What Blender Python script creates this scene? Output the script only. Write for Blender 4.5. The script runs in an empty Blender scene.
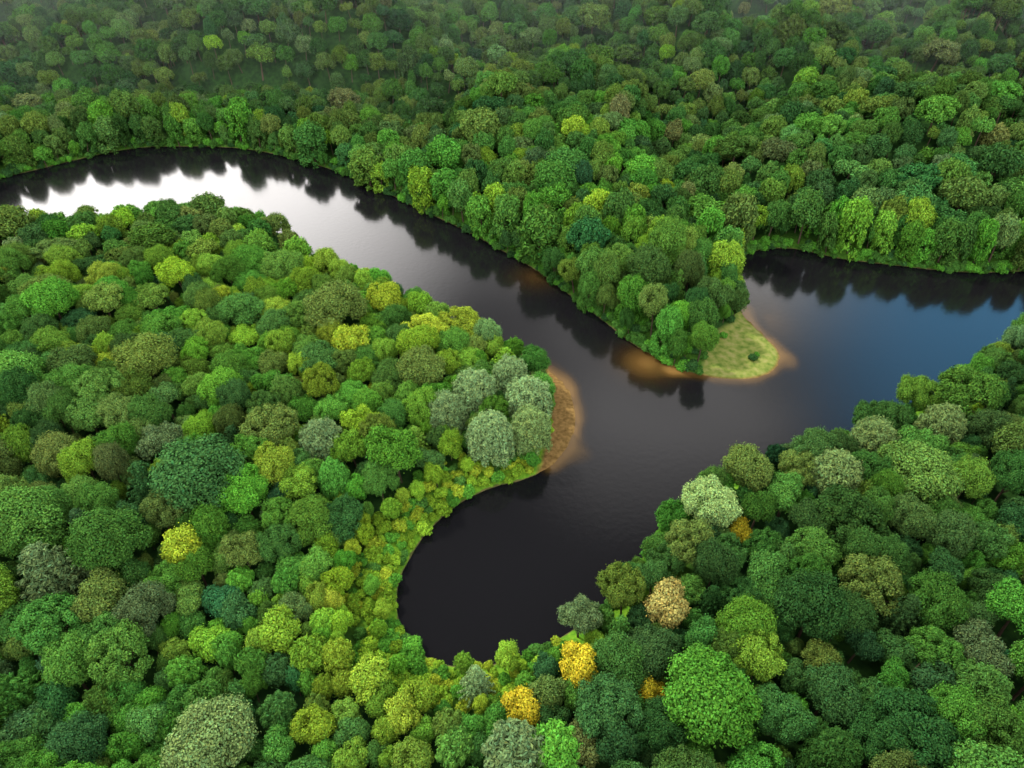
import bpy, math, numpy as np, bmesh
from mathutils import Vector
rng=np.random.default_rng(11)
sc=bpy.context.scene
sc.view_settings.view_transform='Standard'
sc.view_settings.look='None'
sc.view_settings.exposure=0
def link(o): sc.collection.objects.link(o); return o

# ------------------------------------------------------------------ river plan (metres)
far=[(-300,-200),(-305,60),(-268,140),(-225,200),(-182,233),(-151,259),(-129,263),(-105,261),(-84,252),(-62,238),(-45,223),(-30,208),(-16,195),(-4,182),(6.5,170),(14,159),(23,145),(30,134),(36,128),(43,122.5),(52,120.5),(60,123),(64.5,130),(63,138),(60.5,146),(60,155),(62,166),(66,175),(73,181),(84,182),(96,176),(111,172),(127,168.5),(145,169),(200,176),(320,205)]
near=[(320,168),(200,148),(145,141),(119,132),(105,122),(96,114),(81,108),(71,103),(63,97),(52,94),(45,90),(34,85),(29,81),(26,77),(21,69),(16,63),(12,60),(8,57),(4,55),(-1,53),(-6,52),(-12,53),(-17,57),(-19,63),(-19,68),(-17,74),(-15,78),(-10,84),(-4,88),(2,90),(7,93),(11,98),(14,107),(13,117),(9,124),(2,130),(-6,135),(-14,140),(-22,146),(-30,153),(-38,160),(-50,166),(-57,171),(-65,180),(-74,189),(-88,199),(-99,202),(-107,199),(-118,195),(-136,189),(-156,190),(-185,176),(-222,130),(-250,60),(-250,-200)]
ctrl=np.array(far+near,float)
fs=sorted(far[1:]);FX=np.array([p[0] for p in fs]);FY=np.array([p[1] for p in fs])
def north(x,y): return y>np.interp(x,FX,FY)-8
def catmull(P,n=4):
    out=[];N=len(P)
    for i in range(N):
        p0,p1,p2,p3=P[i-1],P[i],P[(i+1)%N],P[(i+2)%N]
        if np.linalg.norm(p2-p1)>90: out.append(p1);continue
        for k in range(n):
            t=k/n
            out.append(0.5*((2*p1)+(-p0+p2)*t+(2*p0-5*p1+4*p2-p3)*t*t+(-p0+3*p1-3*p2+p3)*t**3))
    return np.array(out)
poly=catmull(ctrl)
def sdf(x,y,P=poly):
    """positive outside polygon"""
    d=np.full(x.shape,1e18);ins=np.zeros(x.shape,bool)
    N=len(P)
    for i in range(N):
        ax,ay=P[i];bx,by=P[(i+1)%N]
        ex,ey=bx-ax,by-ay
        wx,wy=x-ax,y-ay
        t=np.clip((wx*ex+wy*ey)/(ex*ex+ey*ey+1e-12),0,1)
        d=np.minimum(d,(wx-ex*t)**2+(wy-ey*t)**2)
        if ay!=by:
            c=((ay>y)!=(by>y))&(x<(bx-ax)*(y-ay)/(by-ay)+ax)
            ins^=c
    d=np.sqrt(d)
    return np.where(ins,-d,d)
spit=np.array([(41,116),(45,125),(47,132),(52,139),(57,143),(60,152),(75,150),(76,116)],float)
bar=np.array([(-8,138),(-1,130),(4,124),(7,117),(8.5,107),(7,98),(5,90),(25,88),(22,138)],float)
def sstep(a,b,v):
    t=np.clip((v-a)/(b-a),0,1);return t*t*(3-2*t)
def segd(x,y,pts):
    d=np.full(x.shape,1e18)
    for (ax,ay),(bx,by) in zip(pts[:-1],pts[1:]):
        ex,ey=bx-ax,by-ay
        t=np.clip(((x-ax)*ex+(y-ay)*ey)/(ex*ex+ey*ey),0,1)
        d=np.minimum(d,np.hypot(x-ax-ex*t,y-ay-ey*t))
    return d
def wav(x,y,s,seed):
    r=np.random.default_rng(seed);v=0
    for k in range(7):
        a=r.uniform(0,6.283);f=r.uniform(.6,1.7)/s;p=r.uniform(0,6.283)
        v=v+np.sin((x*math.cos(a)+y*math.sin(a))*f*6.283+p)
    return v/3.2
def bars(x,y):
    return np.minimum(sdf(x,y,spit),sdf(x,y,bar))
V1=[(-10,520),(20,470),(101,402),(140,330),(205,240)]
V2=[(-330,290),(-200,303),(-90,300),(-30,272)]
V3=[(-380,415),(-250,400),(-120,430),(-20,470)]
V4=[(68,186),(62,205),(52,235),(56,270)]
V5=[(120,420),(200,400),(330,330)]
def height(x,y,sd,bd):
    land=1.6*(1-np.exp(-np.maximum(sd,0)/2.5))+0.03*np.clip(sd,0,60)
    inl=sstep(8,90,sd)
    hill=inl*(10+12*wav(x,y,170,3)+7*wav(x,y,75,4))*sstep(120,330,y)
    hill+=inl*0.06*np.clip(y-250,0,400)
    hill+=inl*1.5*wav(x,y,60,9)
    hill-=32*np.exp(-(segd(x,y,V1)/20)**2)*inl
    hill-=18*np.exp(-(segd(x,y,V2)/12)**2)*sstep(8,40,sd)
    hill-=30*np.exp(-(segd(x,y,V3)/20)**2)
    hill-=26*np.exp(-(segd(x,y,V5)/18)**2)
    hill-=10*np.exp(-(segd(x,y,V4)/8)**2)*sstep(3,14,sd)
    hill+=14*np.exp(-((x-120)/55)**2-((y-225)/26)**2)*sstep(4,40,sd)
    hill+=11*np.exp(-((x-20)/35)**2-((y-262)/40)**2)*sstep(4,40,sd)
    land=land+hill
    low=0.22*np.clip(sd,0,1.5)/1.5
    k=sstep(-1,2.5,bd)
    land=low*(1-k)+land*k
    wat=-2.2*(1-np.exp(np.minimum(sd,0)/4))-0.02
    return np.where(sd>0,np.maximum(land,0.0)+.02*np.clip(sd,0,1),wat)

# ------------------------------------------------------------------ materials
def newmat(n):
    m=bpy.data.materials.new(n);m.use_nodes=True
    nt=m.node_tree;nt.nodes.clear();return m,nt
def N(nt,t,**k):
    n=nt.nodes.new(t)
    for a,b in k.items(): setattr(n,a,b)
    return n
def leafmat():
    m,nt=newmat('foliage');L=nt.links.new
    out=N(nt,'ShaderNodeOutputMaterial')
    ti=N(nt,'ShaderNodeAttribute',attribute_type='INSTANCER',attribute_name='tint')
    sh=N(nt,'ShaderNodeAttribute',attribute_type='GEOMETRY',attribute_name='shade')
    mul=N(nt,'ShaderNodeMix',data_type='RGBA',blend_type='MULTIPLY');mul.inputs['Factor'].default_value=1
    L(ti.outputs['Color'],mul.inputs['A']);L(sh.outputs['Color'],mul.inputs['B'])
    p=N(nt,'ShaderNodeBsdfDiffuse')
    L(mul.outputs['Result'],p.inputs['Color'])
    L(p.outputs[0],out.inputs[0])
    return m
def barkmat():
    m,nt=newmat('bark');L=nt.links.new
    out=N(nt,'ShaderNodeOutputMaterial');p=N(nt,'ShaderNodeBsdfDiffuse')
    no=N(nt,'ShaderNodeTexNoise');no.inputs['Scale'].default_value=3
    cr=N(nt,'ShaderNodeValToRGB');cr.color_ramp.elements[0].color=(.03,.022,.015,1);cr.color_ramp.elements[1].color=(.12,.09,.065,1)
    L(no.outputs[0],cr.inputs[0]);L(cr.outputs[0],p.inputs['Color'])
    L(p.outputs[0],out.inputs[0]);return m
LEAF=leafmat();BARK=barkmat()

# ------------------------------------------------------------------ tree prototypes
def icos():
    bm=bmesh.new();bmesh.ops.create_icosphere(bm,subdivisions=1,radius=1)
    v=np.array([x.co[:] for x in bm.verts]);f=np.array([[w.index for w in q.verts] for q in bm.faces]);bm.free()
    return v,f
IV,IF=icos()
def rdir(n,r):
    v=r.normal(size=(n,3));return v/np.linalg.norm(v,axis=1)[:,None]
def leaves(pos,nrm,size,r,asp=1.0,droop=None):
    nrm=nrm/np.linalg.norm(nrm,axis=1)[:,None]
    a=rdir(len(pos),r)
    if droop is not None: a=a*(1-droop)+np.array([0,0,-1.])*droop
    t=a-nrm*(a*nrm).sum(1)[:,None];t/=np.linalg.norm(t,axis=1)[:,None]+1e-9
    b=np.cross(nrm,t)
    s=size[:,None]
    q=np.stack([pos-t*s*asp,pos-b*s*.62/asp+nrm*s*.12,pos+t*s*asp,pos+b*s*.62/asp+nrm*s*.12],1)
    return q.reshape(-1,3)
def tube(V,F,pts,rad,k=6):
    b=len(V)
    for i,(p,rr) in enumerate(zip(pts,rad)):
        for j in range(k):
            a=j/k*6.283
            V.append((p[0]+rr*math.cos(a),p[1]+rr*math.sin(a),p[2]))
    for i in range(len(pts)-1):
        for j in range(k):
            F.append((b+i*k+j,b+i*k+(j+1)%k,b+(i+1)*k+(j+1)%k,b+(i+1)*k+j))
LODS={}
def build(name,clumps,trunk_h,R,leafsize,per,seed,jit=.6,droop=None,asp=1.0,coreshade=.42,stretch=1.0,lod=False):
    if lod: leafsize*=1.7;per*=.3
    r=np.random.default_rng(seed)
    TV,TF=[],[]
    lean=r.uniform(-.3,.3,2)
    tube(TV,TF,[(0,0,-1),(0,0,0),(lean[0]*.5,lean[1]*.5,trunk_h*.5),(lean[0],lean[1],trunk_h)],[R*.085,R*.065,R*.045,R*.02])
    if not lod:
      for c,rc,o in clumps[::max(1,len(clumps)//10)]:
        z0=trunk_h*r.uniform(.35,.75)
        p0=np.array([lean[0]*z0/trunk_h,lean[1]*z0/trunk_h,z0]);c=np.array(c)
        mid=(p0+c)/2+np.array([0,0,-.2])
        tube(TV,TF,[p0,mid,c],[R*.03,R*.02,R*.008],5)
    nb=len(TF)
    V=[np.array(TV)];faces=[list(f) for f in TF];shade=[np.ones((len(TV),3))]
    off=len(TV)
    CC=np.array([c for c,_,_ in clumps],float);CR=np.array([q for _,q,_ in clumps])
    St=np.array([1,1,stretch])
    for ic,(c,rc,o) in enumerate(clumps):
        c=np.array(c,float)
        sv=IV*(1+r.normal(0,.07,(len(IV),1)))*rc*np.array([.80,.80,.80*stretch])+c
        V.append(sv);faces+= (IF+off).tolist();off+=len(sv)
        shade.append(np.full((len(sv),3),coreshade))  # inner cores get a darker colour, painting shade into the crown gaps
        n=int(per*(rc/(R*.25))**2*stretch)
        d=rdir(n*2,r);on=np.array(o)/np.linalg.norm(o)
        d=d[(d@on+.35*d[:,2])>-.3][:n];n=len(d)
        rad=rc*(r.uniform(.76,1.1,n)+r.exponential(.08,n))[:,None]
        lump=1+.16*np.sin(d[:,:1]*8+r.uniform(0,6))*np.sin(d[:,1:2]*8+r.uniform(0,6))
        pos=c+d*St*rad*lump
        # drop leaves buried inside neighbouring clumps
        dist=np.linalg.norm((pos[:,None,:]-CC[None])/St,axis=2)/CR[None];dist[:,ic]=9
        kp=dist.min(1)>.78
        pos=pos[kp];d=d[kp];n=len(pos)
        if n==0: continue
        q=leaves(pos,d+r.normal(0,jit,(n,3))*.7+np.array([0,0,.25]),leafsize*r.uniform(.5,1.25,n),r,asp,droop)
        V.append(q);faces+=(np.arange(n*4).reshape(-1,4)+off).tolist();off+=n*4
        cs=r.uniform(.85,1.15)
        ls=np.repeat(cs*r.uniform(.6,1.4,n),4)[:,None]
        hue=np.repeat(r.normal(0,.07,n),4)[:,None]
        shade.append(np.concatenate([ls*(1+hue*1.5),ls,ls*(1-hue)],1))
    V=np.concatenate(V);shade=np.concatenate(shade)
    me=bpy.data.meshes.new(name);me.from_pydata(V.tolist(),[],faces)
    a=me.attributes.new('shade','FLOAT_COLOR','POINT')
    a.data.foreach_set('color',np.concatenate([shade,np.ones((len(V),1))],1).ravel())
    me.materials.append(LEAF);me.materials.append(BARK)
    mi=np.zeros(len(faces),np.int32);mi[:nb]=1
    me.polygons.foreach_set('material_index',mi)
    me.update();return me
def dome(R,rz,zc,n,rc,seed,lobes=4,amp=.14,lowz=-.35):
    r=np.random.default_rng(seed);out=[]
    la=rdir(lobes,r);la[:,2]=abs(la[:,2])
    for i in range(n):
        z=1-(i+.5)/n*(1-lowz);ph=i*2.39996+r.normal(0,.3)
        z=np.clip(z+r.normal(0,.06),-1,1);s=math.sqrt(max(0,1-z*z))
        d=np.array([s*math.cos(ph),s*math.sin(ph),z])
        k=1-amp+amp*2*max(0,(la@d).max())**3+r.normal(0,.07)
        rr=rc*r.uniform(.55,1.5)
        c=np.array([d[0]*(R-rr*.7)*k,d[1]*(R-rr*.7)*k,zc+d[2]*(rz-rr*.5)*k])
        out.append((c,rr,d*np.array([1,1,1.2])+np.array([0,0,.15])))
    out.append((np.array([0,0,zc]),min(R,rz)*.66,np.array([0,0,1.])))
    return out
protos=[]
def addp(*a,lo=True,**k):
    protos.append(build(*a,**k));i=len(protos)-1
    if lo: protos.append(build(*a,lod=True,**k));LODS[i]=i+1
    return i
BIG=[];MED=[];WIL=[];STAR=[];SM=[];SHR=[];CUR=[];FINE=[]
for s in range(6):
    BIG.append(addp('broadleaf_crown',dome(5,[4.2,3.8,4.4,4.2,3.9,4.6][s],8.0,[56,76,46,64,90,52][s],[1.25,1.0,1.45,1.15,.85,1.2][s],20+s,3+s,.24),9,5,.185,280,40+s))
for s in range(3):
    r=np.random.default_rng(70+s);cl=[]
    for k in range(5+s):
        a=k*6.283/(5+s)+r.uniform(-.3,.3);q=r.uniform(2.0,3.1) if k else 0.3
        o=np.array([q*math.cos(a),q*math.sin(a),r.uniform(-1.2,.9)])
        for c,rc,d in dome(r.uniform(1.9,2.7),2.4,8.2,14,.85,90+s*10+k,3,lowz=-.1):
            cl.append((c+o,rc,d+o*np.array([.15,.15,0])))
    MED.append(addp('lobed_crown',cl,9,5,.18,240,60+s))
for s in range(2):
    r=np.random.default_rng(170+s);cl=[]
    for k in range(46):
        a=k*2.39996;q=4.3*math.sqrt((k+.5)/46)
        z=10.6-.16*q*q+r.uniform(-.9,.6)
        cl.append((np.array([q*math.cos(a),q*math.sin(a),z]),r.uniform(.55,.85),np.array([math.cos(a)*q*.3,math.sin(a)*q*.3,1.])))
        if q>2.9:
            for zz in (z-2.2,z-4.6): cl.append((np.array([q*math.cos(a)*1.05,q*math.sin(a)*1.05,max(zz,1)]),r.uniform(.6,.95),np.array([math.cos(a),math.sin(a),.3])))
    cl.append((np.array([0,0,6.]),3,np.array([0,0,1.])))
    WIL.append(addp('willow_crown',cl,9,5,.22,210,160+s,droop=.5,asp=1.35,stretch=1.8))
for s in range(2):
    r=np.random.default_rng(270+s);cl=[]
    for lev in range(6):
        z=4+lev*1.5;Rl=5*(1-lev/6.6)
        nb=13-lev
        for k in range(nb):
            a=k*6.283/nb+lev*.4+r.uniform(-.12,.12)
            for q in np.linspace(.25,1,max(2,int(Rl/0.8))):
                cl.append((np.array([q*Rl*math.cos(a),q*Rl*math.sin(a),z-q*Rl*.22+r.uniform(-.1,.1)]),.62*(1.15-q*.6),np.array([math.cos(a),math.sin(a),.8])))
    STAR.append(addp('layered_crown',cl,11.5,5,.2,260,260+s,jit=.4,asp=1.4,lo=False))
for s in range(3):
    r=np.random.default_rng(370+s);cl=dome(4.6,4,8,42,1.15,370+s,5,lowz=-.1)
    for k in range(34):
        a=k*2.39996;z=r.uniform(.6,6.5);q=3.3+r.uniform(-.5,.6)+.35*(z<3)
        cl.append((np.array([q*math.cos(a),q*math.sin(a),z]),r.uniform(.8,1.25),np.array([math.cos(a),math.sin(a),.2])))
    CUR.append(addp('bank_tree_crown',cl,9,5,.24,150,360+s,droop=.4,asp=1.2,stretch=1.25))
for s in range(3):
    SM.append(addp('small_crown',dome(2.5,2.3,3.6,[26,34,20][s],[.8,.62,.9][s],470+s,3,.28),4,2.5,.15,190,460+s))
for s in range(2):
    r=np.random.default_rng(570+s);cl=[]
    for k in range(42):
        a=k*2.39996;q=2.4*math.sqrt((k+.5)/42)
        cl.append((np.array([q*math.cos(a),q*math.sin(a),5.4-.3*q*q+r.uniform(-.5,.6)]),r.uniform(.3,.5),np.array([math.cos(a)*q*.4,math.sin(a)*q*.4,1.])))
    cl.append((np.array([0,0,3.]),1.9,np.array([0,0,1.])))
    FINE.append(addp('fine_crown',cl,4,2.5,.17,150,560+s,asp=1.3,stretch=1.5))
for s in range(3):
    SHR.append(addp('shrub',dome(1.3,1.1,.8,[10,14,8][s],[.5,.42,.55][s],670+s,3,.25,lowz=-.1),1,1.3,.15,70,660+s,lo=False))
pcol=bpy.data.collections.new('forest_tree_kinds')
for i,me in enumerate(protos):
    o=bpy.data.objects.new('k%02d_%s'%(i,me.name),me);pcol.objects.link(o)

# ------------------------------------------------------------------ colours
C=dict(dark=(.028,.082,.022),deep=(.018,.058,.022),mid=(.050,.142,.024),olive=(.088,.142,.030),lime=(.155,.29,.022),yg=(.22,.31,.024),
 grey=(.105,.175,.066),teal=(.028,.12,.040),yellow=(.52,.44,.03),orange=(.36,.32,.09),brown=(.10,.115,.040),bright=(.068,.22,.024),pale=(.18,.29,.09))
def G(x,y,cx,cy,r): return math.exp(-((x-cx)**2+(y-cy)**2)/(r*r))
def lb(x,y,sd): return ((math.hypot(x+14,y-66)<34)and(x<2)and(sd<9))or((y<58)and(abs(x)<14)and(sd<6.5))
def pick_tint(x,y,sd,r):
    w=dict(dark=1.6,deep=.8,mid=2.4,olive=.9,lime=.25,yg=.04,grey=.12,teal=.15,brown=.06,bright=.8)
    def add(k,v): w[k]=w.get(k,0)+v
    g=G(x,y,-28,126,24)+G(x,y,-55,155,20)+.5*G(x,y,-70,130,30); add('lime',3.6*g);add('yg',1.2*g);add('bright',2.4*g)
    g=G(x,y,-26,88,16)+G(x,y,-22,70,14); add('bright',5*g);add('lime',4*g)
    g=G(x,y,-12,50,10)+G(x,y,-20,57,9); add('yg',5*g);add('lime',6*g);add('bright',3*g)
    g=G(x,y,-50,50,24); add('teal',.8*g);add('bright',3.5*g);add('mid',2*g)
    g=G(x,y,-95,165,55); add('olive',2.*g);add('brown',.3*g);add('lime',1.*g);add('dark',1.*g)
    g=G(x,y,-75,90,28); add('olive',1.2*g);add('grey',.3*g);add('lime',.8*g)
    g=G(x,y,27,185,14)+G(x,y,38,160,9); add('yg',1*g);add('bright',3*g);add('lime',1.5*g)
    g=G(x,y,38,232,16); add('bright',8*g);add('lime',4*g)
    g=G(x,y,55,55,28)+G(x,y,90,85,25); add('deep',2.4*g);add('mid',2.5*g);add('dark',2.8*g);add('bright',1.3*g)
    g=G(x,y,62,88,16); add('olive',2.*g);add('pale',.5*g);add('mid',2*g)
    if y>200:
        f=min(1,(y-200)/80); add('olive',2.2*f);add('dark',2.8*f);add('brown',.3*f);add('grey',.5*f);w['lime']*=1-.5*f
    if sd<9 and y>120: add('bright',2.5);add('mid',2.5);add('lime',.8);w['brown']=0;w['deep']=.1
    if lb(x,y,sd): w=dict(lime=3,yg=1.8,bright=1.8,mid=.3)
    ks=list(w);p=np.array([w[k] for k in ks]);p/=p.sum();k=ks[r.choice(len(ks),p=p)]
    k2=ks[r.choice(len(ks),p=p)];k3=ks[r.choice(len(ks),p=p)]
    c=np.array(C[k])*.62+np.array(C[k2])*.19+np.array(C[k3])*.19
    if x>18 and y<125: c=c*.82
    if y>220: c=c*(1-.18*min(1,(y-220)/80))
    return c*r.uniform(.72,1.28)*np.array([r.uniform(.88,1.12),1,r.uniform(.85,1.15)])

# ------------------------------------------------------------------ placement
cells={};CS=6.0
def free(x,y,r,k=.8):
    ci,cj=int(x//CS),int(y//CS)
    for i in range(ci-2,ci+3):
        for j in range(cj-2,cj+3):
            for (a,b,q) in cells.get((i,j),()):
                if (a-x)**2+(b-y)**2<((q+r)*k)**2: return False
    return True
def put(x,y,r): cells.setdefault((int(x//CS),int(y//CS)),[]).append((x,y,r))
named=[
(9.5,48.6,2.8,'yellow_tree','SM','yellow',.8),(1.3,42.6,2.5,'yellow_tree','SM','yellow',.7),(19.3,44.6,1.9,'yellow_tree','SM','yellow',.55),
(23.6,57.7,3.2,'tan_leaved_tree','SM','orange',.75),(34.1,76.5,4.2,'pale_green_tree','BIG','pale',1.1),(38.6,72.2,2.1,'yellow_tree','SM','yellow',.45),
(10.3,56.5,3.2,'grey_green_tree','MED','grey',.8),(-5.1,46.7,2.6,'layered_conifer_tree','STAR','grey',1.5),(-53.4,80.6,7.0,'dark_oak_tree','BIG','dark',1.3),
(-19,112,4.6,'olive_broadleaf_tree','BIG','olive',1),(-36.1,92.3,4.4,'grey_green_tree','WIL','grey',1.),(-45.9,94,4.6,'olive_broadleaf_tree','BIG','olive',1.1),
(-66,91,4.2,'grey_green_tree','MED','grey',.8),(-53.8,67.8,3.0,'lime_tree','SM','yg',1.1),(-71,61.6,6.2,'layered_conifer_tree','STAR','grey',.8),
(-62,58,4.6,'olive_broadleaf_tree','MED','olive',1),(-37.9,37.2,4.6,'pale_green_tree','BIG','pale',.7),(26.2,42.3,5.6,'green_broadleaf_tree','BIG','bright',.75),
(12.5,41.5,3.9,'dark_broadleaf_tree','BIG','dark',1.2),(5.4,36.5,3.4,'green_broadleaf_tree','FINE','bright',1.1),
(-7.6,106.9,4.8,'willow_tree','WIL','grey',1.35),(3.4,104.5,5.0,'willow_tree','WIL','grey',1.4),(-4.1,94.5,4.8,'willow_tree','WIL','grey',1.35),(3.5,97,4.2,'willow_tree','WIL','pale',.75),(-13,101,4.2,'willow_tree','WIL','grey',1.1),(-.5,112.5,4.2,'willow_tree','WIL','grey',1.3),
(-41.7,134.3,6,'olive_broadleaf_tree','BIG','olive',1.05),(-31.2,141,4.2,'lime_tree','BIG','yg',.9),(-108.2,135.6,5,'lime_tree','BIG','bright',1),
(-10.2,289.3,4.2,'pale_poplar_tree','WIL','olive',1.5),(-43.8,289.3,3.6,'pale_poplar_tree','WIL','olive',1.3),
(54.7,60.7,4.2,'olive_broadleaf_tree','BIG','olive',.8),(66.2,49.3,4.2,'dark_broadleaf_tree','MED','grey',.5),(58.5,84,4.8,'pale_green_tree','WIL','pale',.6),(69,93,4.6,'pale_green_tree','WIL','pale',.55),
(29,69,3.7,'olive_broadleaf_tree','BIG','olive',1),(0.4,36.0,3.9,'grey_green_tree','FINE','grey',.9),
(-43.5,67.2,3.4,'olive_broadleaf_tree','MED','olive',1),(-54.6,56,3.4,'grey_green_tree','BIG','grey',.6),(77,91,4.6,'green_broadleaf_tree','MED','mid',1.1),
(-36.7,124,4,'lime_tree','SM','yg',1),(-21,122,4.2,'lime_tree','BIG','lime',.9),(16,54,2.8,'green_conifer_tree','STAR','mid',1),(43,85,4.2,'olive_broadleaf_tree','BIG','olive',1.),(84,97,4.4,'pale_green_tree','WIL','pale',.55),(48,79,4.2,'green_broadleaf_tree','MED','mid',1.1),
]
KT=dict(BIG=BIG,MED=MED,WIL=WIL,STAR=STAR,CUR=CUR,SM=SM,SHR=SHR,FINE=FINE)
PR={}
for k,l in KT.items():
    for i in l:
        PR[i]=5. if k in('BIG','MED','WIL','STAR','CUR') else (1.3 if k=='SHR' else 2.5)
        if i in LODS: PR[LODS[i]]=PR[i]
na=np.array([(t[0],t[1]) for t in named]);nsd=sdf(na[:,0],na[:,1]);nh=height(na[:,0],na[:,1],nsd,bars(na[:,0],na[:,1]))
for i,(x,y,r,nm,kl,col,br) in enumerate(named):
    pi=KT[kl][rng.integers(len(KT[kl]))];s=r/PR[pi]
    o=bpy.data.objects.new(nm,protos[pi]);link(o)
    sz=s*.5+.45 if PR[pi]==5. else s*.85+.35
    o.location=(x,y,nh[i]-.1);o.scale=(s,s,sz);o.rotation_euler=(0,0,rng.uniform(0,6.28))
    c=np.array(C[col])*br;o['tint']=[float(c[0]),float(c[1]),float(c[2])]
    put(x,y,r)
pts=[]
def scatter(n,rmin,rmax,ymax,k,cond,kindf,ymin=5):
    y=ymin+(ymax-ymin)*rng.uniform(0,1,n)
    hw=.73*y+50
    keep=rng.uniform(0,1,n)<hw/(.73*ymax+50)
    y=y[keep];hw=hw[keep];x=rng.uniform(-1,1,len(y))*hw
    sd=sdf(x,y);bd=bars(x,y);h=height(x,y,sd,bd)
    R=rng.uniform(rmin,rmax,len(y))
    ok=cond(x,y,sd,bd,R)
    for i in np.nonzero(ok)[0]:
        if free(x[i],y[i],R[i],k):
            put(x[i],y[i],R[i]);pi=kindf(x[i],y[i],sd[i],R[i])
            if y[i]>165 and pi in LODS: pi=LODS[pi]
            pts.append((x[i],y[i],h[i],R[i],pi,sd[i]))
def lowband(x,y,sd):
    return ((np.hypot(x+14,y-66)<34)&(x<2)&(sd<8))|((y<58)&(np.abs(x)<14)&(sd<5.5))
def fineband(x,y): return np.hypot((x+24)/30,(y-44)/28)<1
def ch(l): return l[rng.integers(len(l))]
def kbig(x,y,sd,R):
    u=rng.uniform()
    if sd<9 and y>110: return ch(CUR) if u<.7 else ch(BIG)
    if u<.62: return ch(BIG)
    if u<.88: return ch(MED)
    if u<.95: return ch(WIL)
    return ch(STAR) if y<170 else ch(BIG)
def ksm(x,y,sd,R): return ch(SM) if rng.uniform()<.7 else ch(FINE)
def base(x,y,sd,bd,R): return (sd>np.where(north(x,y),R*.02,R*.5))&(bd>R*.35)&~lowband(x,y,sd)
scatter(5000,4.2,5.8,600,.78,lambda x,y,sd,bd,R:base(x,y,sd,bd,R)&~fineband(x,y)&(rng.uniform(0,1,len(x))<np.where(x>10,.5,.3)),kbig)
scatter(90000,2.6,3.9,600,.72,lambda x,y,sd,bd,R:base(x,y,sd,bd,R)&~fineband(x,y),kbig)
scatter(50000,1.8,2.6,300,.72,base,ksm)
scatter(60000,1.2,1.7,170,.74,lambda x,y,sd,bd,R:(sd>.9)&(bd>.6)&(~lowband(x,y,sd)|(rng.uniform(0,1,len(x))<.03)),ksm)
scatter(70000,.7,1.4,150,.56,lambda x,y,sd,bd,R:(sd>.3)&(bd>.3)&(sd<9),lambda x,y,sd,R:ch(SHR))
scatter(160000,.9,1.7,290,.48,lambda x,y,sd,bd,R:(sd>-.3)&(bd>.3)&(sd<2.2),lambda x,y,sd,R:ch(SHR),ymin=115)
for (x,y,r) in [(57,128,.9),(58.5,129.5,.7),(52,137,1.0)]:
    pts.append((x,y,.2,r,SHR[0],3.))
n=len(pts)
A=np.array([p[:4] for p in pts]);pid=np.array([p[4] for p in pts],np.int32);SD=np.array([p[5] for p in pts])
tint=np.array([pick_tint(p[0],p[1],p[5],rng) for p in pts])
for i,p in enumerate(pts):
    if p[4] in SHR:
        u=rng.uniform()
        c=C['lime'] if u<.5 else C['bright'] if u<.72 else C['yg'] if u<.9 else C['mid']
        if p[0]>10 and p[1]<100: c=C['bright'] if u<.5 else C['mid']
        if p[1]>115: c=C['bright'] if u<.35 else C['mid'] if u<.8 else C['dark']
        tint[i]=np.array(c)*rng.uniform(.7,1.15)
prr=np.array([PR[i] for i in pid]);s=A[:,3]/prr
big=prr==5.
sz=np.where(big,s*.5+.45,np.where(prr==2.5,s*.8+.4,s))*rng.uniform(.8,1.2,n)
NO=north(A[:,0],A[:,1])
sz*=np.where(NO&(SD<30)&(prr>2),np.where(A[:,0]<-25,1.12,1.26),1)*np.where(~NO&(A[:,1]>110)&(prr>2),.84,1)
scl=np.stack([s*rng.uniform(.86,1.18,n),s*rng.uniform(.86,1.18,n),sz],1)
rot=np.stack([rng.normal(0,.09,n),rng.normal(0,.09,n),rng.uniform(0,6.283,n)],1)
me=bpy.data.meshes.new('forest');me.vertices.add(n)
me.vertices.foreach_set('co',np.stack([A[:,0],A[:,1],A[:,2]-.1],1).ravel())
def att(nm,t,f,v): me.attributes.new(nm,t,'POINT').data.foreach_set(f,v)
att('kind','INT','value',pid);att('scl','FLOAT_VECTOR','vector',scl.ravel());att('rot','FLOAT_VECTOR','vector',rot.ravel())
att('tint','FLOAT_COLOR','color',np.concatenate([tint,np.ones((n,1))],1).ravel())
fo=link(bpy.data.objects.new('forest',me))
ng=bpy.data.node_groups.new('forest_instancer','GeometryNodeTree')
ng.interface.new_socket('Geometry',in_out='INPUT',socket_type='NodeSocketGeometry')
ng.interface.new_socket('Geometry',in_out='OUTPUT',socket_type='NodeSocketGeometry')
gi=ng.nodes.new('NodeGroupInput');go=ng.nodes.new('NodeGroupOutput')
iop=ng.nodes.new('GeometryNodeInstanceOnPoints');ci=ng.nodes.new('GeometryNodeCollectionInfo')
ci.inputs['Collection'].default_value=pcol;ci.inputs['Separate Children'].default_value=True;ci.inputs['Reset Children'].default_value=True
def na_(t,nm):
    q=ng.nodes.new('GeometryNodeInputNamedAttribute');q.data_type=t;q.inputs['Name'].default_value=nm;return q
e2r=ng.nodes.new('FunctionNodeEulerToRotation')
L=ng.links.new
L(gi.outputs[0],iop.inputs['Points']);L(ci.outputs[0],iop.inputs['Instance']);iop.inputs['Pick Instance'].default_value=True
L(na_('INT','kind').outputs[0],iop.inputs['Instance Index'])
L(na_('FLOAT_VECTOR','rot').outputs[0],e2r.inputs[0]);L(e2r.outputs[0],iop.inputs['Rotation'])
L(na_('FLOAT_VECTOR','scl').outputs[0],iop.inputs['Scale']);L(iop.outputs[0],go.inputs[0])
md=fo.modifiers.new('trees','NODES');md.node_group=ng

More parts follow.
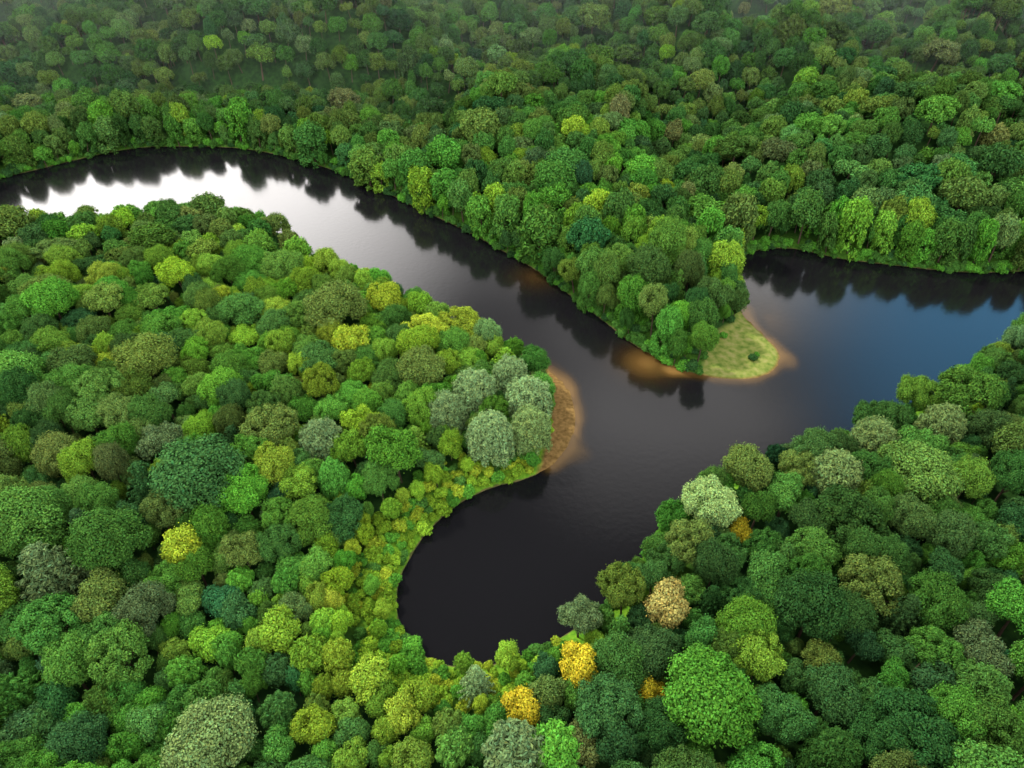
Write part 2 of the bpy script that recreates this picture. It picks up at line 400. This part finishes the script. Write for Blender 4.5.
# ------------------------------------------------------------------ terrain
def axis(a,b,st,lo,hi):
    c=list(np.arange(a,b+.01,st));d=st;v=b
    while v<hi: d*=1.22;v+=d;c.append(v)
    d=st;v=a
    while v>lo: d*=1.22;v-=d;c.insert(0,v)
    return np.array(c)
xs=axis(-200,170,1.5,-3500,3500);ys=np.concatenate([axis(30,285,1.5,-1500,290)[:-2],np.arange(288,620,6.),[650,700,800,1000,1400,2000,3000,4500]])
ys=np.unique(ys)
def gridmesh(nm,xs,ys,zf):
    X,Y=np.meshgrid(xs,ys);x,y=X.ravel(),Y.ravel()
    z=zf(x,y)
    nx,ny=len(xs),len(ys);i=np.arange(nx*ny).reshape(ny,nx)
    f=np.stack([i[:-1,:-1],i[:-1,1:],i[1:,1:],i[1:,:-1]],-1).reshape(-1,4)
    m=bpy.data.meshes.new(nm);m.from_pydata(np.stack([x,y,z],1).tolist(),[],f.tolist())
    m.polygons.foreach_set('use_smooth',np.ones(len(f),bool));return m,x,y
hold={}
def zf(x,y):
    sd=sdf(x,y);bd=bars(x,y);hold['sd']=sd;hold['bd']=bd
    return height(x,y,sd,bd)
gm,gx,gy=gridmesh('ground',xs,ys,zf)
gm.attributes.new('shore','FLOAT','POINT').data.foreach_set('value',hold['sd'])
gm.attributes.new('bar','FLOAT','POINT').data.foreach_set('value',hold['bd'])
ground=link(bpy.data.objects.new('ground',gm))
m,nt=newmat('forest_floor');L=nt.links.new
out=N(nt,'ShaderNodeOutputMaterial');p=N(nt,'ShaderNodeBsdfDiffuse')
L(p.outputs[0],out.inputs[0])
geo=N(nt,'ShaderNodeNewGeometry')
def noise(sc_,d=4):
    q=N(nt,'ShaderNodeTexNoise');q.inputs['Scale'].default_value=sc_;q.inputs['Detail'].default_value=d;L(geo.outputs['Position'],q.inputs['Vector']);return q
def ramp(src,els):
    c=N(nt,'ShaderNodeValToRGB')
    while len(c.color_ramp.elements)<len(els): c.color_ramp.elements.new(.5)
    for e,(a,b) in zip(c.color_ramp.elements,els): e.position=a;e.color=(*b,1)
    L(src,c.inputs[0]);return c
def mrange(src,a,b):
    q=N(nt,'ShaderNodeMapRange');q.inputs[1].default_value=a;q.inputs[2].default_value=b;L(src,q.inputs[0]);return q
def mix(f,a,b):
    q=N(nt,'ShaderNodeMix',data_type='RGBA');L(f,q.inputs['Factor']);L(a,q.inputs['A']);L(b,q.inputs['B']);return q
ash=N(nt,'ShaderNodeAttribute',attribute_name='shore');aba=N(nt,'ShaderNodeAttribute',attribute_name='bar')
nA=noise(.6,5);nB=noise(1.3,4)
sx=N(nt,'ShaderNodeSeparateXYZ');L(geo.outputs['Position'],sx.inputs[0])
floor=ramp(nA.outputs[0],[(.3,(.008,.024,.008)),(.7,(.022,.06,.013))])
grassN=ramp(nB.outputs[0],[(.3,(.05,.15,.012)),(.7,(.14,.28,.02))])
grassF=ramp(nB.outputs[0],[(.3,(.025,.075,.010)),(.7,(.06,.15,.018))])
grass=mix(mrange(sx.outputs[1],100,125).outputs[0],grassN.outputs[0],grassF.outputs[0])
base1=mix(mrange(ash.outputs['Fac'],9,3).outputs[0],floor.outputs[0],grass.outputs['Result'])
mud=ramp(nB.outputs[0],[(.3,(.04,.045,.016)),(.7,(.10,.09,.036))])
ad=N(nt,'ShaderNodeMath',operation='ADD');L(ash.outputs['Fac'],ad.inputs[0]);L(nA.outputs[0],ad.inputs[1])
base2=mix(mrange(ad.outputs[0],.8,.55).outputs[0],base1.outputs['Result'],mud.outputs[0])
sandO=ramp(nB.outputs[0],[(.3,(.09,.055,.018)),(.7,(.20,.125,.045))])
sandG=ramp(nA.outputs[0],[(.32,(.07,.115,.02)),(.5,(.145,.175,.04)),(.7,(.22,.21,.075))])
sandR=mix(mrange(ash.outputs['Fac'],1.0,.2).outputs[0],sandG.outputs[0],sandO.outputs[0])
sand=mix(mrange(sx.outputs[0],24,28).outputs[0],sandO.outputs[0],sandR.outputs['Result'])
ba=N(nt,'ShaderNodeMath',operation='ADD');L(aba.outputs['Fac'],ba.inputs[0]);L(nA.outputs[0],ba.inputs[1])
fin=mix(mrange(ba.outputs[0],1.5,.4).outputs[0],base2.outputs['Result'],sand.outputs['Result'])
L(fin.outputs['Result'],p.inputs['Color'])
gm.materials.append(m)

# ------------------------------------------------------------------ water
wm,wx,wy=gridmesh('river_water',np.concatenate([np.arange(-330,-20,3.),np.arange(-20,90,.8),np.arange(90,331,3.)]),np.concatenate([[-200,-100,0],np.arange(40,90,2.),np.arange(90,180,.8),np.arange(180,285,3.)]),lambda x,y:np.zeros(len(x)))
barr=np.minimum(sdf(wx,wy,np.array([(38,124),(44,123),(52,121.5),(60,124),(64,130),(62,138),(60,150),(50,140)],float)),
   sdf(wx,wy,np.array([(8,94),(12,99),(13.5,107),(12.5,117),(8,124),(0,130),(4,118)],float)))
barr=barr*(1+.35*wav(wx,wy,14,31))
sho=(1-sstep(.2,3.8,barr))*.85
sp=.35*np.exp(-((wx-7)**2+(wy-166)**2)/40)+.8*np.exp(-((wx-32)**2+(wy-127)**2)/36)+.3*np.exp(-((wx-66)/5)**2-((wy-146)/9)**2)
wm.attributes.new('shoal','FLOAT','POINT').data.foreach_set('value',np.clip(sho+sp,0,1))
water=link(bpy.data.objects.new('river_water',wm))
m,nt=newmat('river_water');L=nt.links.new
out=N(nt,'ShaderNodeOutputMaterial');p=N(nt,'ShaderNodeBsdfPrincipled');L(p.outputs[0],out.inputs[0])
p.inputs['Roughness'].default_value=.11;p.inputs['IOR'].default_value=1.38
geo=N(nt,'ShaderNodeNewGeometry')
s=N(nt,'ShaderNodeAttribute',attribute_name='shoal')
c=ramp(s.outputs['Fac'],[(0,(.005,.005,.006)),(.25,(.016,.010,.005)),(.65,(.060,.034,.010)),(1,(.14,.080,.024))])
L(c.outputs[0],p.inputs['Base Color'])
b=N(nt,'ShaderNodeBump');b.inputs['Strength'].default_value=.2;b.inputs['Distance'].default_value=.05
L(noise(.8,2).outputs[0],b.inputs['Height']);L(b.outputs[0],p.inputs['Normal'])
wm.materials.append(m)

# ------------------------------------------------------------------ thin haze over the far forest
bm=bmesh.new();bmesh.ops.create_cube(bm,size=1)
for v in bm.verts: v.co=Vector((v.co.x*1400,510+v.co.y*500,40+v.co.z*120))
hm=bpy.data.meshes.new('haze');bm.to_mesh(hm);bm.free()
haze=link(bpy.data.objects.new('haze',hm))
m,nt=newmat('haze');out=N(nt,'ShaderNodeOutputMaterial');vs=N(nt,'ShaderNodeVolumeScatter')
vs.inputs['Color'].default_value=(.86,.93,1,1);vs.inputs['Density'].default_value=.00024;vs.inputs['Anisotropy'].default_value=.2
nt.links.new(vs.outputs[0],out.inputs['Volume']);hm.materials.append(m)

# ------------------------------------------------------------------ sky and sun
AZ=math.radians(-50);EL=math.radians(48)
w=bpy.data.worlds.new('World');sc.world=w;w.use_nodes=True;nt=w.node_tree;nt.nodes.clear();L=nt.links.new
out=N(nt,'ShaderNodeOutputWorld')
sky=N(nt,'ShaderNodeTexSky',sky_type='NISHITA');sky.sun_disc=False;sky.sun_elevation=EL;sky.sun_rotation=AZ
b1=N(nt,'ShaderNodeBackground');b1.inputs[1].default_value=.09;L(sky.outputs[0],b1.inputs[0])
tc=N(nt,'ShaderNodeTexCoord');sep=N(nt,'ShaderNodeSeparateXYZ');L(tc.outputs['Generated'],sep.inputs[0])
no=N(nt,'ShaderNodeTexNoise');no.inputs['Scale'].default_value=2.6;no.inputs['Detail'].default_value=2
mp=N(nt,'ShaderNodeMapping');mp.inputs['Scale'].default_value=(1,1,2.2);L(tc.outputs['Generated'],mp.inputs[0]);L(mp.outputs[0],no.inputs[0])
def M(op,a,b=None,c=None):
    q=N(nt,'ShaderNodeMath',operation=op)
    for i,v in enumerate((a,b,c)):
        if v is None: continue
        if isinstance(v,(int,float)): q.inputs[i].default_value=v
        else: L(v,q.inputs[i])
    return q.outputs[0]
z=sep.outputs[2]
def blob(d,lo,hi):
    v=Vector(d).normalized();q=N(nt,'ShaderNodeVectorMath',operation='DOT_PRODUCT');L(tc.outputs['Generated'],q.inputs[0]);q.inputs[1].default_value=v
    r=N(nt,'ShaderNodeMapRange',interpolation_type='SMOOTHSTEP');r.inputs[1].default_value=lo;r.inputs[2].default_value=hi;L(q.outputs['Value'],r.inputs[0]);return r.outputs[0]
hor=N(nt,'ShaderNodeValToRGB');els=[(0,(2.4,)*3),(.38,(2.4,)*3),(.48,(1.5,)*3),(.58,(.5,)*3),(.68,(.1,)*3),(.9,(.08,)*3),(1,(1.0,)*3)]
while len(hor.color_ramp.elements)<len(els): hor.color_ramp.elements.new(.5)
for e,(a,v) in zip(hor.color_ramp.elements,els): e.position=a;e.color=(*v,1)
L(z,hor.inputs[0])
back_fill=blob((.1,-.65,.72),.3,.9)  # unseen bright sky patch behind the camera, added as fill on the trees
bright=blob((-.52,.80,.32),.86,.98)
glow=blob((.20,.80,.60),.955,.995)
cl=N(nt,'ShaderNodeMapRange');cl.inputs[1].default_value=.35;cl.inputs[2].default_value=.65;cl.inputs[3].default_value=.35;cl.inputs[4].default_value=1.5;L(no.outputs[0],cl.inputs[0])
st=M('ADD',M('MULTIPLY',M('ADD',hor.outputs[0],M('MULTIPLY',glow,1.5)),cl.outputs[0]),M('ADD',M('MULTIPLY',back_fill,3.0),M('MULTIPLY',bright,8.0)))
b2=N(nt,'ShaderNodeBackground');b2.inputs[0].default_value=(1,.965,.94,1);L(st,b2.inputs[1])
blue=blob((.66,.62,.44),.93,.99)
b3=N(nt,'ShaderNodeBackground');b3.inputs[0].default_value=(.14,.5,.9,1);b3.inputs[1].default_value=3.2
mx=N(nt,'ShaderNodeMixShader');L(blue,mx.inputs[0]);L(b2.outputs[0],mx.inputs[1]);L(b3.outputs[0],mx.inputs[2])
mx2=N(nt,'ShaderNodeMixShader');mx2.inputs[0].default_value=.88;L(b1.outputs[0],mx2.inputs[1]);L(mx.outputs[0],mx2.inputs[2])
L(mx2.outputs[0],out.inputs[0])
sl=bpy.data.lights.new('sun','SUN');sl.energy=4.6;sl.angle=math.radians(5);sl.color=(1,.94,.80)
so=link(bpy.data.objects.new('sun',sl))
d=Vector((math.sin(AZ)*math.cos(EL),math.cos(AZ)*math.cos(EL),math.sin(EL)))
so.rotation_euler=d.to_track_quat('Z','Y').to_euler()
so.location=d*300
cam=bpy.data.cameras.new('camera');cam.lens=24;cam.sensor_width=36.;cam.clip_end=9000;cam.clip_start=1
co=link(bpy.data.objects.new('camera',cam));co.location=(0,0,100);co.rotation_euler=(math.radians(50),0,0)
sc.camera=co
print('points',n,'faces',sum(len(p.polygons) for p in protos))
